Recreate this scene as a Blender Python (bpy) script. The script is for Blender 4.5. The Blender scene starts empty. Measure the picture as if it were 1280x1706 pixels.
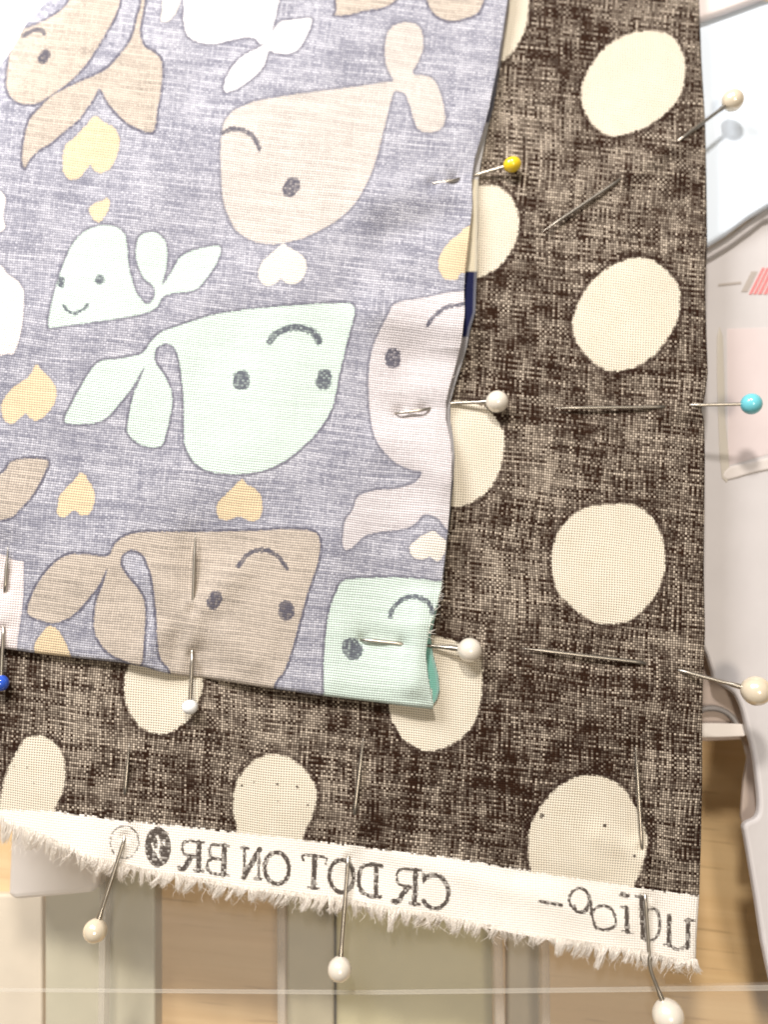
import bpy, bmesh, math, random
import numpy as np
from mathutils import Vector, Matrix
random.seed(7); rng = np.random.default_rng(7)
S = bpy.context.scene
col = S.collection
MM = 0.001

# ------------------------------------------------------------------ camera
F = 1477.0                      # focal length in photo pixels (1280 x 1706 frame)
TILT = math.radians(10.0)
DIST = 0.147
cam_d = bpy.data.cameras.new('camera'); cam = bpy.data.objects.new('camera', cam_d); col.objects.link(cam)
cam.location = (0, -DIST*math.sin(TILT), DIST*math.cos(TILT)); cam.rotation_euler = (TILT, 0, 0)
cam_d.sensor_fit = 'VERTICAL'; cam_d.sensor_height = 24.0; cam_d.lens = F/1706*24.0
cam_d.clip_start = 0.005; cam_d.clip_end = 20
cam_d.dof.use_dof = True; cam_d.dof.focus_distance = 0.139; cam_d.dof.aperture_fstop = 7.3
S.camera = cam
S.render.resolution_x = 769; S.render.resolution_y = 1024

# ------------------------------------------------------------------ world and lamps
W = bpy.data.worlds.new('World'); S.world = W; W.use_nodes = True
bg = W.node_tree.nodes['Background']; bg.inputs[0].default_value = (1.0, 0.93, 0.84, 1); bg.inputs[1].default_value = 0.16
def area(name, loc, target, size, power, colr):
    d = bpy.data.lights.new(name, 'AREA'); d.energy = power; d.size = size; d.color = colr; d.shape = 'DISK'
    o = bpy.data.objects.new(name, d); col.objects.link(o); o.location = loc
    o.rotation_euler = (Vector(target) - Vector(loc)).to_track_quat('-Z', 'Y').to_euler()
    return o
area('lamp_light', (-0.045, 0.26, 0.34), (0.0, 0.03, 0), 0.045, 1.62, (1.0, 0.94, 0.88))
area('window_light', (-0.17, 0.20, 0.20), (-0.04, 0.06, 0), 0.14, 1.25, (0.98, 0.97, 0.99))
area('ceiling_light', (0.07, -0.13, 0.55), (0.0, -0.04, 0), 0.09, 1.12, (1.0, 0.87, 0.71))
S.view_settings.view_transform = 'Standard'; S.view_settings.look = 'None'
S.view_settings.exposure = 0.0; S.view_settings.gamma = 1.0
S.render.engine = 'CYCLES'
S.cycles.filter_width = 1.8; S.cycles.max_bounces = 8; S.cycles.transparent_max_bounces = 16

# ------------------------------------------------------------------ measuring helper: photo pixel -> point at height z (mm)
ct, st = math.cos(TILT), math.sin(TILT)
CX, CY, CZ = cam.location
def P(px, py, z=0.0):
    """numpy friendly: pixel, height in mm -> world metres"""
    px = np.asarray(px, float); py = np.asarray(py, float); z = np.asarray(z, float)*MM
    rx = (px-640)/F; ry = -(py-853)/F
    dy = ry*ct + st; dz = ry*st - ct
    t = (z - CZ)/dz
    return np.stack([CX + rx*t, CY + dy*t, z + 0*t], -1)
def V(px, py, z=0.0): return Vector(P(px, py, z).tolist())

# ------------------------------------------------------------------ object helpers
def link(name, me, mat=None, parent=None):
    o = bpy.data.objects.new(name, me); col.objects.link(o)
    if mat is not None and me is not None: me.materials.append(mat)
    if parent is not None: o.parent = parent
    return o
def tag(o, label=None, cat=None, group=None, kind=None):
    for k, v in (('label', label), ('category', cat), ('group', group), ('kind', kind)):
        if v: o[k] = v
    return o
def empty(name, loc=(0,0,0)):
    o = bpy.data.objects.new(name, None); o.empty_display_size = 0.01; o.location = loc; col.objects.link(o); return o
def from_bm(name, bm, mat, parent=None, smooth=True):
    me = bpy.data.meshes.new(name); bm.normal_update(); bm.to_mesh(me); bm.free()
    if smooth:
        me.polygons.foreach_set('use_smooth', [True]*len(me.polygons))
    o = link(name, me, mat, parent)
    if parent is not None: o.matrix_parent_inverse = Matrix.Translation(-parent.location)
    return o

# ------------------------------------------------------------------ node DSL
class T:
    def __init__(s, nt): s.nt = nt
    def new(s, t, **kw):
        n = s.nt.nodes.new(t)
        for k, v in kw.items(): setattr(n, k, v)
        return n
    def put(s, sock, v):
        if isinstance(v, E): s.nt.links.new(v.s, sock)
        elif isinstance(v, bpy.types.NodeSocket): s.nt.links.new(v, sock)
        elif isinstance(v, (tuple, list)) and len(v) == 3 and sock.type == 'RGBA': sock.default_value = (*v, 1)
        else: sock.default_value = v
    def math(s, op, a, b=0.0, c=0.0):
        n = s.new('ShaderNodeMath', operation=op)
        for i, v in enumerate((a, b, c)): s.put(n.inputs[i], v)
        return E(s, n.outputs[0])
    def attr(s, name, out='Fac'):
        n = s.new('ShaderNodeAttribute', attribute_name=name); return E(s, n.outputs[out])
    def xyz(s, x, y, z=0.0):
        n = s.new('ShaderNodeCombineXYZ')
        for i, v in enumerate((x, y, z)): s.put(n.inputs[i], v)
        return E(s, n.outputs[0])
    def sep(s, v):
        n = s.new('ShaderNodeSeparateXYZ'); s.put(n.inputs[0], v); return [E(s, o) for o in n.outputs]
    def noise(s, vec, scale=1.0, detail=2.0, rough=0.5, dist=0.0, out=0):
        n = s.new('ShaderNodeTexNoise'); s.put(n.inputs['Vector'], vec); n.inputs['Scale'].default_value = scale
        n.inputs['Detail'].default_value = detail; n.inputs['Roughness'].default_value = rough; n.inputs['Distortion'].default_value = dist
        return E(s, n.outputs[out])
    def white(s, vec):
        n = s.new('ShaderNodeTexWhiteNoise', noise_dimensions='3D'); s.put(n.inputs['Vector'], vec); return E(s, n.outputs['Value'])
    def mix(s, f, a, b):
        n = s.new('ShaderNodeMix', data_type='RGBA', clamp_factor=True)
        s.put(n.inputs[0], f); s.put(n.inputs[6], a); s.put(n.inputs[7], b); return E(s, n.outputs[2])
    def step(s, x, lo, hi):
        n = s.new('ShaderNodeMapRange', interpolation_type='SMOOTHSTEP'); s.put(n.inputs[0], x)
        s.put(n.inputs[1], lo); s.put(n.inputs[2], hi); n.inputs[3].default_value = 0; n.inputs[4].default_value = 1
        return E(s, n.outputs[0])
    def bump(s, h, strength, dist):
        n = s.new('ShaderNodeBump'); s.put(n.inputs['Height'], h); n.inputs['Strength'].default_value = strength
        n.inputs['Distance'].default_value = dist; return E(s, n.outputs[0])
class E:
    def __init__(s, t, so): s.t = t; s.s = so
    def __add__(s, o): return s.t.math('ADD', s, o)
    __radd__ = __add__
    def __sub__(s, o): return s.t.math('SUBTRACT', s, o)
    def __rsub__(s, o): return s.t.math('SUBTRACT', o, s)
    def __mul__(s, o): return s.t.math('MULTIPLY', s, o)
    __rmul__ = __mul__
    def __truediv__(s, o): return s.t.math('DIVIDE', s, o)
    def floor(s): return s.t.math('FLOOR', s)
    def fract(s): return s.t.math('FRACT', s)
    def abs(s): return s.t.math('ABSOLUTE', s)
def material(name):
    m = bpy.data.materials.new(name); m.use_nodes = True
    return m, T(m.node_tree), m.node_tree.nodes['Principled BSDF']
def simple(name, colr, rough=0.5, metal=0.0, coat=0.0, spec=0.5, transp=0.0, bumpscale=None, sss=0.0, var=0.0, cut=None):
    m, t, b = material(name)
    b.inputs['Base Color'].default_value = (*colr, 1); b.inputs['Roughness'].default_value = rough
    b.inputs['Metallic'].default_value = metal; b.inputs['Coat Weight'].default_value = coat
    b.inputs['Coat Roughness'].default_value = 0.06; b.inputs['Specular IOR Level'].default_value = spec
    co = t.new('ShaderNodeTexCoord').outputs['Object']
    if var:
        n = t.noise(co, 160, 3)
        t.put(b.inputs['Base Color'], t.mix(n, tuple(c*(1-var) for c in colr), tuple(min(1, c*(1+var)) for c in colr)))
    if bumpscale:
        t.put(b.inputs['Normal'], t.bump(t.noise(co, bumpscale, 3), 0.25, 0.0003))
    if sss:
        b.inputs['Subsurface Weight'].default_value = sss; b.inputs['Subsurface Radius'].default_value = (1, .8, .6); b.inputs['Subsurface Scale'].default_value = 0.001
    if transp:
        tr = t.new('ShaderNodeBsdfTransparent'); mx = t.new('ShaderNodeMixShader'); mx.inputs[0].default_value = transp
        out = m.node_tree.nodes['Material Output']
        t.nt.links.new(b.outputs[0], mx.inputs[1]); t.nt.links.new(tr.outputs[0], mx.inputs[2]); t.nt.links.new(mx.outputs[0], out.inputs[0])
    return m

# ------------------------------------------------------------------ cloth materials
def weave(t, pitch, seed):
    """thread cell coordinates from the cloth's own thread UV (mm)"""
    u, v, _ = t.sep(t.attr('thread', 'Vector'))
    wob = t.noise(t.xyz(u*0.09, v*0.09, seed), 1.0, 0.0)
    U = u/pitch + wob*3.0; Vv = v/pitch - wob*2.0
    cx, cy = U.floor(), Vv.floor()
    fx, fy = U.fract()-0.5, Vv.fract()-0.5
    par = ((cx+cy)*0.5).fract()*2.0                     # 0 = warp on top, 1 = weft on top
    px = t.math('COSINE', fx*math.pi); py = t.math('COSINE', fy*math.pi)
    a = t.math('POWER', t.math('MAXIMUM', px, 0.0), 0.55); b = t.math('POWER', t.math('MAXIMUM', py, 0.0), 0.55)
    hw = a*(py*0.55+0.45); hf = b*(px*0.55+0.45)
    h = hw + (hf-hw)*par
    gap = t.step(fx.abs(), 0.17, 0.43)*t.step(fy.abs(), 0.17, 0.43)
    warp_n = t.noise(t.xyz(cx*2.7, cy*0.035, seed+1.0), 1.0, 3.0, 0.6)
    weft_n = t.noise(t.xyz(cx*0.035, cy*2.7, seed+2.0), 1.0, 3.0, 0.6)
    thread_n = warp_n + (weft_n-warp_n)*par
    cell = t.white(t.xyz(cx, cy, seed+3.0))
    return dict(fx=fx, fy=fy, prof=t.math('MAXIMUM', px*py, 0.0), u=u, v=v, cx=cx, cy=cy, h=h, gap=gap, par=par, warp=warp_n, weft=weft_n, thread=thread_n, cell=cell)

def finish_cloth(t, b, colr, w, rough=0.9, dist=0.00016, strength=0.55, sheen=0.08):
    t.put(b.inputs['Base Color'], colr); b.inputs['Roughness'].default_value = rough
    b.inputs['Specular IOR Level'].default_value = 0.06
    b.inputs['Sheen Weight'].default_value = sheen; b.inputs['Sheen Roughness'].default_value = 0.5
    t.put(b.inputs['Normal'], t.bump(w['h'], strength, dist))

def brown_cloth():
    m, t, b = material('brown dotted cotton, wrong side')
    w = weave(t, 0.41, 3.0)
    blotch = t.noise(t.xyz(w['u']*0.26, w['v']*0.26, 1.0), 1.0, 4.0, 0.62)
    ink = (blotch-0.5)*1.0 + (w['thread']-0.5)*2.5 + (w['cell']-0.5)*0.20 + (t.noise(t.xyz(w['u']*0.045, w['v']*0.03, 17.0), 1.0, 1.0)-0.5)*0.7 + 0.415
    lightness = t.step(ink, 0.10, 1.08)*(w['prof']*0.80+0.20)
    dark = t.mix(t.noise(t.xyz(w['u']*0.5, w['v']*0.5, 8.0), 1.0, 2.0), (0.014, 0.0055, 0.003), (0.036, 0.016, 0.008))
    brown = t.mix(lightness, dark, (0.78, 0.665, 0.53))
    brown = t.mix(w['gap']*0.6, brown, (0.014, 0.008, 0.006))
    mott = t.noise(t.xyz(w['u']*0.35, w['v']*0.35, 4.0), 1.0, 3.0)
    cream = t.mix(mott, (0.71, 0.63, 0.49), (0.78, 0.715, 0.595))
    cream = t.mix((w['thread']-0.4)*0.5, cream, (0.90, 0.85, 0.72))
    cream = t.mix(w['gap']*0.97, cream, (0.07, 0.045, 0.025))
    jit = (w['cell']-0.5)*3.4 + (w['thread']-0.5)*4.0
    dotm = t.step(t.attr('dot_d')+jit, -1.4, 1.4)            # 1 outside the dots
    c = t.mix(dotm, cream, brown)
    # a darker rim of bled ink around each dot
    rim = t.step(t.attr('dot_d'), 1.0, 4.0)*(1.0-t.step(t.attr('dot_d'), 5.0, 12.0))
    c = t.mix(rim*t.step(w['cell'], 0.25, 0.6)*0.75, c, (0.030, 0.015, 0.011))
    selv = t.mix(mott, (0.86, 0.79, 0.70), (0.92, 0.88, 0.81))
    selv = t.mix(w['gap']*0.3, selv, (0.40, 0.32, 0.25))
    c = t.mix(t.step(t.attr('selvage_d')+jit*1.3, -1.5, 1.5), c, selv)
    inkm = (1.0-t.step(t.attr('ink_d')+(w['cell']-0.5)*2.6, -0.9, 0.9))*(0.55+0.45*t.step(w['cell']+w['thread']*0.3, 0.15, 0.6))
    c = t.mix(inkm*0.93, c, (0.035, 0.022, 0.016))
    finish_cloth(t, b, c, w, dist=0.00020, strength=0.6, sheen=0.02)
    return m

def whale_cloth():
    m, t, b = material('grey whale print cotton, wrong side')
    w = weave(t, 0.41, 11.0)
    blotch = t.noise(t.xyz(w['u']*0.16, w['v']*0.16, 2.0), 1.0, 3.0)
    fine = t.noise(t.xyz(w['u']*1.1, w['v']*1.1, 6.0), 1.0, 3.0, 0.65)
    f = (fine-0.5)*0.62 + (blotch-0.5)*0.6 + (w['thread']-0.5)*1.0 + (w['weft']-0.5)*0.7 + (w['cell']-0.5)*0.2 + 0.5
    ground = t.mix(t.step(f, 0.1, 0.95), (0.215, 0.215, 0.262), (0.57, 0.565, 0.61))
    ground = t.mix(w['gap']*0.85, ground, (0.07, 0.07, 0.105))
    sc = t.attr('shape_col', 'Color')
    k = (fine-0.5)*0.5 + (w['thread']-0.5)*0.8 + (w['weft']-0.5)*0.9 + (w['cell']-0.5)*0.15
    tex = t.attr('shape_tex')
    n = t.new('ShaderNodeMix', data_type='RGBA', blend_type='MULTIPLY'); n.inputs[0].default_value = 1.0
    lum = t.math('MINIMUM', t.math('MAXIMUM', 1.0+k*tex, 0.4), 1.12)
    t.put(n.inputs[6], sc); t.put(n.inputs[7], t.xyz(lum, lum, lum)); shape = E(t, n.outputs[2])
    shape = t.mix(w['gap']*0.8, shape, (0.15, 0.135, 0.14))
    jit = (w['cell']-0.5)*2.0
    d = t.attr('shape_d')+(fine-0.5)*2.5
    c = t.mix(t.step(d+jit, -1.0, 1.0), shape, ground)
    line = (1.0-t.step((d-1.6+(fine-0.5)*2.0).abs()+jit*0.6, 1.2, 3.6))*t.attr('shape_line')*t.step(w['cell']*0.7+w['thread']+(blotch-0.5)*1.2, 0.25, 0.9)
    c = t.mix(line*0.8, c, (0.060, 0.055, 0.085))
    ik = 1.0-t.step(t.attr('ink_d')+(w['cell']-0.5)*3.2, -1.2, 1.2)
    c = t.mix(ik*(0.45+0.45*t.step(w['cell']*0.6+w['thread'], 0.3, 0.9)), c, (0.055, 0.055, 0.085))
    row = t.step(w['fy'].abs(), 0.22, 0.5)*(0.45+0.5*blotch)
    c = t.mix(row, c, t.mix(0.55, c, (0.10, 0.095, 0.11)))
    finish_cloth(t, b, c, w, dist=0.00018, strength=0.6)
    return m

def lining_cloth():
    m, t, b = material('whale print cotton, printed side')
    w = weave(t, 0.36, 21.0)
    c = t.attr('shape_col', 'Color')
    c = t.mix(w['gap']*0.4, c, (0.02, 0.02, 0.05))
    finish_cloth(t, b, c, w)
    return m

# ------------------------------------------------------------------ 2D print geometry
def smooth_closed(pts, n=5):
    p = np.array(pts, float); N = len(p); out = []
    for i in range(N):
        a, b_, c, d = p[i-1], p[i], p[(i+1) % N], p[(i+2) % N]
        for k in range(n):
            s = k/n; out.append(0.5*(2*b_ + (c-a)*s + (2*a-5*b_+4*c-d)*s*s + (3*b_-a-3*c+d)*s**3))
    return np.array(out)
def smooth_open(pts, n=6):
    p = np.array(pts, float)
    if len(p) < 3: return p
    q = np.vstack([2*p[0]-p[1], p, 2*p[-1]-p[-2]]); out = []
    for i in range(1, len(q)-2):
        a, b_, c, d = q[i-1], q[i], q[i+1], q[i+2]
        for k in range(n):
            s = k/n; out.append(0.5*(2*b_ + (c-a)*s + (2*a-5*b_+4*c-d)*s*s + (3*b_-a-3*c+d)*s**3))
    out.append(p[-1]); return np.array(out)
def seg_d2(X, Y, a, b_):
    dx, dy = b_[0]-a[0], b_[1]-a[1]; L = dx*dx+dy*dy+1e-9
    t_ = np.clip(((X-a[0])*dx+(Y-a[1])*dy)/L, 0, 1)
    return (X-a[0]-t_*dx)**2+(Y-a[1]-t_*dy)**2
def sd_poly(X, Y, poly, far=40.0, margin=22.0):
    d = np.full(X.shape, far)
    lo, hi = poly.min(0)-margin, poly.max(0)+margin
    m = (X > lo[0]) & (X < hi[0]) & (Y > lo[1]) & (Y < hi[1])
    if not m.any(): return d
    x, y = X[m], Y[m]; best = np.full(x.shape, 1e9); ins = np.zeros(x.shape, bool)
    for i in range(len(poly)):
        a, b_ = poly[i-1], poly[i]
        best = np.minimum(best, seg_d2(x, y, a, b_))
        if a[1] != b_[1]:
            ins ^= ((a[1] > y) != (b_[1] > y)) & (x < (b_[0]-a[0])*(y-a[1])/(b_[1]-a[1])+a[0])
    r = np.sqrt(best); d[m] = np.minimum(far, np.where(ins, -r, r)); return d
def sd_stroke(X, Y, line, width, far=40.0):
    d = np.full(X.shape, far); mg = width+14
    lo, hi = line.min(0)-mg, line.max(0)+mg
    m = (X > lo[0]) & (X < hi[0]) & (Y > lo[1]) & (Y < hi[1])
    if not m.any(): return d
    x, y = X[m], Y[m]; best = np.full(x.shape, 1e9)
    for i in range(len(line)-1): best = np.minimum(best, seg_d2(x, y, line[i], line[i+1]))
    d[m] = np.minimum(far, np.sqrt(best)-width/2); return d
def interp(pts):
    p = np.array(pts, float); return lambda q: np.interp(q, p[:, 0], p[:, 1])

WHITE=(0.86,0.84,0.83); CREAM=(0.79,0.73,0.64); BEIGE=(0.595,0.54,0.49); TAN=(0.505,0.435,0.36); MINT=(0.615,0.73,0.65)
YEL=(0.71,0.565,0.36); PINK=(0.63,0.585,0.585)
WH = []     # (colour, line strength, texture amount, [polygons])
WH.append((TAN,1,1,[[(50,45),(85,28),(110,8),(125,-20),(160,-60),(205,-60),(200,0),(190,30),(170,65),(145,105),(115,137),(95,152),(80,162),(62,172),(40,174),(25,168),(14,157),(10,140),(12,115),(17,85),(28,62),(40,48)],
 [(236,-60),(235,0),(228,30),(218,65),(200,90),(180,112),(160,124),(135,135),(108,147),(85,160),(65,180),(48,200),(40,230),(36,262),(40,280),(50,265),(65,250),(85,238),(108,218),(130,200),(145,180),(158,160),(166,148),(180,172),(205,200),(230,215),(250,221),(258,213),(262,185),(267,155),(270,120),(268,100),(258,88),(242,78),(234,62),(234,40),(240,10),(246,-60)]]))
WH.append((YEL,.25,.35,[[(156,194),(140,212),(125,228),(110,240),(104,262),(105,285),(115,298),(130,297),(142,285),(150,275),(158,285),(170,288),(185,278),(195,258),(199,235),(192,215),(180,207),(168,200)]]))
WH.append((YEL,.25,.35,[[(148,347),(160,337),(170,335),(178,330),(183,337),(180,350),(172,363),(163,370),(153,362)]]))
WH.append((WHITE,.7,.2,[[(312,-60),(306,10),(306,37),(313,60),(333,71),(360,73),(390,66),(412,62),(424,64),(436,74),(450,60),(459,27),(467,-10),(470,-60)],
 [(438,74),(452,55),(467,37),(494,32),(519,31),(514,53),(499,80),(480,90),(460,88),(447,86),(442,105),(430,122),(417,133),(397,147),(377,153),(373,143),(383,117),(400,97),(420,85),(430,80)]]))
WH.append((CREAM,.3,.3,[[(275,-40),(270,15),(268,33),(277,36),(290,25),(302,-5),(306,-40)]]))
WH.append((TAN,1,1,[[(572,-30),(560,18),(557,25),(580,25),(607,18),(640,12),(662,-2),(690,-40)]]))
WH.append((TAN,1,1,[[(705,-40),(710,-5),(717,13),(730,28),(754,35),(787,27),(800,17),(809,-8),(815,-40)]]))
WH.append((BEIGE,.55,.6,[[(375,200),(388,185),(410,174),(432,167),(500,156),(570,147),(640,137),(655,134),(645,113),(641,87),(645,57),(657,42),(677,37),(697,43),(705,60),(705,83),(697,103),(689,122),(714,127),(730,143),(739,173),(742,200),(734,215),(717,221),(697,215),(689,197),(682,173),(675,157),(665,152),(657,153),(651,172),(640,215),(624,275),(598,330),(567,363),(527,387),(487,402),(450,407),(418,400),(395,385),(380,360),(371,330),(368,290),(367,250),(370,217)]]))
WH.append((CREAM,.2,.2,[[(471,406),(455,420),(437,437),(430,458),(438,473),(455,475),(468,464),(480,472),(498,470),(510,452),(508,432),(495,420),(482,413)]]))
WH.append((YEL,.2,.3,[[(781,377),(765,390),(750,402),(734,424),(731,444),(741,464),(761,466),(771,454),(800,470),(840,440),(840,370)]]))
WH.append((MINT,.7,.35,[[(80,543),(88,494),(100,454),(115,417),(128,397),(147,382),(170,375),(193,378),(207,390),(212,413),(213,430),(217,457),(227,487),(240,504),(250,504),(258,490),(255,477),(240,464),(230,444),(226,425),(227,405),(233,393),(245,387),(262,388),(273,400),(278,415),(277,445),(270,474),(283,457),(302,427),(330,415),(366,410),(362,435),(344,464),(323,484),(290,488),(270,496),(262,511),(240,522),(200,530),(100,544)]]))
WH.append(((0.86,0.78,0.72),.4,.2,[[(-60,420),(0,443),(10,455),(28,468),(39,487),(38,520),(34,555),(23,588),(8,590),(-60,590)],[(-60,312),(3,320),(5,360),(2,385),(-60,390)]]))
WH.append((YEL,.25,.35,[[(60,607),(47,627),(17,650),(2,674),(7,700),(20,706),(33,697),(43,689),(50,697),(63,700),(80,687),(93,664),(92,644),(80,627),(68,615)]]))
WH.append((MINT,.8,.3,[[(250,570),(267,554),(293,544),(357,524),(430,514),(494,508),(560,505),(586,507),(591,522),(581,560),(567,617),(554,678),(530,718),(494,754),(460,776),(427,787),(384,790),(344,784),(320,766),(308,740),(306,700),(305,660),(302,627),(297,597),(290,579),(277,572),(263,578),(257,592),(261,607),(273,624),(283,645),(287,667),(284,690),(278,717),(268,743),(245,744),(225,735),(212,720),(213,700),(220,665),(228,643),(240,612),(217,650),(200,671),(180,694),(160,704),(130,707),(107,702),(115,680),(131,650),(147,622),(166,602),(200,597),(230,591),(243,581)]]))
WH.append((PINK,.6,.55,[[(860,470),(774,484),(747,487),(711,495),(660,505),(647,524),(630,557),(619,587),(614,627),(615,667),(619,707),(627,734),(644,757),(664,774),(690,784),(704,787),(690,804),(660,814),(624,817),(597,827),(587,850),(574,871),(572,911),(584,914),(607,894),(634,886),(674,881),(694,871),(707,857),(730,864),(760,890),(860,900)]]))
WH.append((TAN,1,1,[[(-60,800),(0,789),(17,770),(43,764),(79,767),(73,790),(57,820),(37,844),(20,860),(0,866),(-60,868)]]))
WH.append((YEL,.3,.35,[[(135,787),(147,800),(158,824),(155,845),(146,857),(133,858),(124,850),(107,862),(95,855),(97,834),(103,820),(120,803)]]))
WH.append((YEL,.3,.35,[[(402,799),(380,820),(362,840),(363,861),(377,867),(397,861),(416,868),(432,864),(437,848),(435,828),(425,815),(412,807)]]))
WH.append((TAN,1,.9,[[(178,926),(193,904),(213,891),(240,886),(300,886),(427,884),(477,881),(520,885),(533,900),(530,937),(515,981),(500,1034),(487,1081),(474,1117),(457,1141),(435,1200),(300,1200),(283,1121),(267,1097),(262,1067),(260,1027),(257,997),(252,961),(245,941),(237,924),(217,916),(203,926),(202,944),(213,961),(230,981),(240,1001),(242,1027),(240,1061),(237,1100),(228,1109),(207,1101),(187,1092),(170,1077),(158,1054),(156,1034),(160,1001),(170,975),(178,948),(167,971),(150,994),(130,1017),(110,1032),(87,1038),(60,1031),(45,1021),(50,997),(67,964),(87,941),(110,925),(140,923)]]))
WH.append((CREAM,.4,.3,[[(720,885),(697,897),(683,913),(690,929),(704,932),(716,928),(730,936),(742,920),(744,903),(733,892)]]))
WH.append((MINT,.8,.35,[[(577,966),(647,962),(694,964),(737,969),(840,975),(840,1260),(545,1260),(540,1154),(539,1121),(542,1061),(550,1014),(560,987)]]))
WH.append(((0.78,0.70,0.68),.3,.3,[[(-60,934),(28,934),(38,947),(37,1004),(32,1041),(27,1085),(24,1200),(-60,1200)]]))
WH.append((YEL,.4,.4,[[(83,1043),(72,1051),(60,1067),(56,1085),(60,1140),(125,1140),(116,1090),(110,1074),(97,1051)]]))
INKW = [([(38,60),(47,54),(58,50),(68,50),(73,56)],7),([(71,98),(76,91)],17),([(371,222),(385,215),(405,217),(422,228),(432,248)],8),([(482,316),(488,308)],26),
 ([(101,474),(102,466)],12),([(165,466),(165.5,466)],16),([(105,508),(112,518),(125,522),(138,515),(146,507)],5.5),
 ([(450,568),(462,555),(485,546),(507,547),(524,556),(532,569)],12),([(402,631),(402,636)],29),([(541,627),(539,637)],25),
 ([(712,542),(727,524),(744,512),(770,507),(800,505)],7),([(655,593),(655,600)],27),
 ([(397,943),(410,926),(425,918),(447,917),(464,929),(478,946)],8),([(355,1004),(359,997)],24),([(477,1013),(478,1021)],26),
 ([(650,1027),(657,1011),(674,997),(694,994),(714,1004),(722,1021)],9),([(585,1078),(589,1084)],32)]
DOTS = [[(1087,52),(1117,60),(1137,87),(1143,120),(1134,157),(1114,183),(1084,207),(1054,220),(1020,227),(994,213),(977,190),(969,160),(974,133),(990,103),(1017,73),(1050,57)],
 [(1057,430),(1087,434),(1114,454),(1132,480),(1133,510),(1127,537),(1110,567),(1087,594),(1054,613),(1020,618),(994,607),(970,583),(956,557),(956,530),(967,500),(987,470),(1017,445)],
 [(1025,840),(1060,843),(1085,860),(1100,885),(1108,920),(1108,950),(1098,980),(1078,1010),(1050,1033),(1015,1040),(985,1033),(955,1012),(930,985),(921,950),(922,915),(935,880),(960,855),(990,843)],
 [(984,1292),(1010,1296),(1037,1312),(1054,1336),(1068,1366),(1078,1392),(1077,1419),(1070,1445),(1057,1474),(1045,1515),(890,1490),(886,1452),(881,1425),(881,1402),(884,1379),(894,1356),(911,1332),(934,1309),(964,1294)],
 [(811,680),(827,697),(839,720),(841,740),(834,777),(821,807),(801,827),(777,841),(754,844),(720,830),(690,790),(680,750),(700,700),(740,672),(775,668)],
 [(760,330),(797,311),(827,310),(848,325),(862,350),(865,375),(858,405),(840,435),(815,455),(793,463),(765,460),(735,440),(725,400),(735,360)],
 [(870,-40),(880,-10),(880,20),(874,50),(862,75),(845,95),(825,108),(790,110),(770,80),(780,0),(800,-40),(840,-60)],
 [(744,1064),(797,1087),(804,1131),(802,1164),(791,1201),(771,1228),(744,1244),(711,1251),(681,1238),(661,1214),(649,1181),(655,1130),(675,1085),(710,1062)],
 [(207,1148),(210,1121),(235,1080),(275,1065),(315,1085),(337,1131),(329,1171),(314,1198),(287,1218),(264,1222),(237,1213),(220,1194),(210,1171)],
 [(67,1226),(90,1238),(103,1258),(108,1282),(107,1306),(100,1329),(90,1352),(90,1400),(-10,1400),(0,1336),(7,1299),(17,1274),(27,1254),(43,1231)],
 [(457,1257),(485,1265),(510,1285),(525,1310),(527,1332),(520,1358),(505,1392),(495,1440),(400,1430),(395,1383),(390,1359),(389,1332),(393,1309),(406,1284),(428,1265)]]
SELV = interp([(-60,1347),(0,1349),(88,1351),(210,1368),(390,1386),(500,1399),(644,1416),(760,1431),(854,1446),(886,1452),(1057,1478),(1167,1493),(1240,1503)])
FRINGE = interp([(-60,1385),(0,1405),(110,1438),(200,1465),(273,1479),(400,1500),(560,1521),(677,1541),(810,1565),(944,1591),(1080,1612),(1137,1627),(1165,1624),(1240,1624)])
FOLD = interp([(-60,1166),(0,1168),(100,1172),(200,1178),(300,1180),(400,1181),(480,1178),(560,1180),(620,1182),(655,1178),(680,1171),(700,1176),(760,1177),(850,1176),(950,1175),(1050,1177),(1120,1174),(1200,1172),(1300,1172),(1400,1170),(1492,1167),(1570,1162),(1640,1160)])
# mirrored selvage lettering: glyph strokes in a unit box (x right, y down), heavy 1 / light 0
def arc(cx, cy, rx, ry, a0, a1, n=14):
    return [(cx+rx*math.cos(math.radians(a0+(a1-a0)*i/n)), cy+ry*math.sin(math.radians(a0+(a1-a0)*i/n))) for i in range(n+1)]
G = {
 'R': [([(.78,.02),(.78,.98)],1),([(1,.02),(.3,.02),(.08,.12),(.06,.32),(.2,.48),(.78,.52)],0),([(.5,.52),(.3,.75),(.12,.97),(-.05,.98)],1),([(.98,.98),(.6,.98)],0)],
 'B': [([(.8,.02),(.8,.98)],1),([(1,.02),(.35,.02),(.15,.1),(.12,.33),(.3,.46),(.8,.48)],0),([(.8,.48),(.3,.5),(.05,.62),(.05,.85),(.3,.98),(1,.98)],0)],
 'N': [([(.12,.02),(.12,.98)],0),([(.88,.02),(.88,.98)],0),([(.88,.02),(.12,.98)],1),([(-.05,.02),(.3,.02)],0),([(.7,.98),(1.05,.98)],0)],
 'O': [(arc(.5,.5,.46,.49,0,360,28),.6)],
 'T': [([(.5,.03),(.5,.97)],1),([(0,.2),(.03,.03),(.97,.03),(1,.2)],0),([(.25,.97),(.75,.97)],0)],
 'D': [([(.78,.02),(.78,.98)],.6),([(1,.02),(.5,.02),(.18,.12),(.03,.35),(.03,.65),(.18,.88),(.5,.98),(1,.98)],.6)],
 'C': [(arc(.46,.5,.5,.48,-140,140,22),.6),([(.06,.05),(.06,.28)],0)],
}
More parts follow.
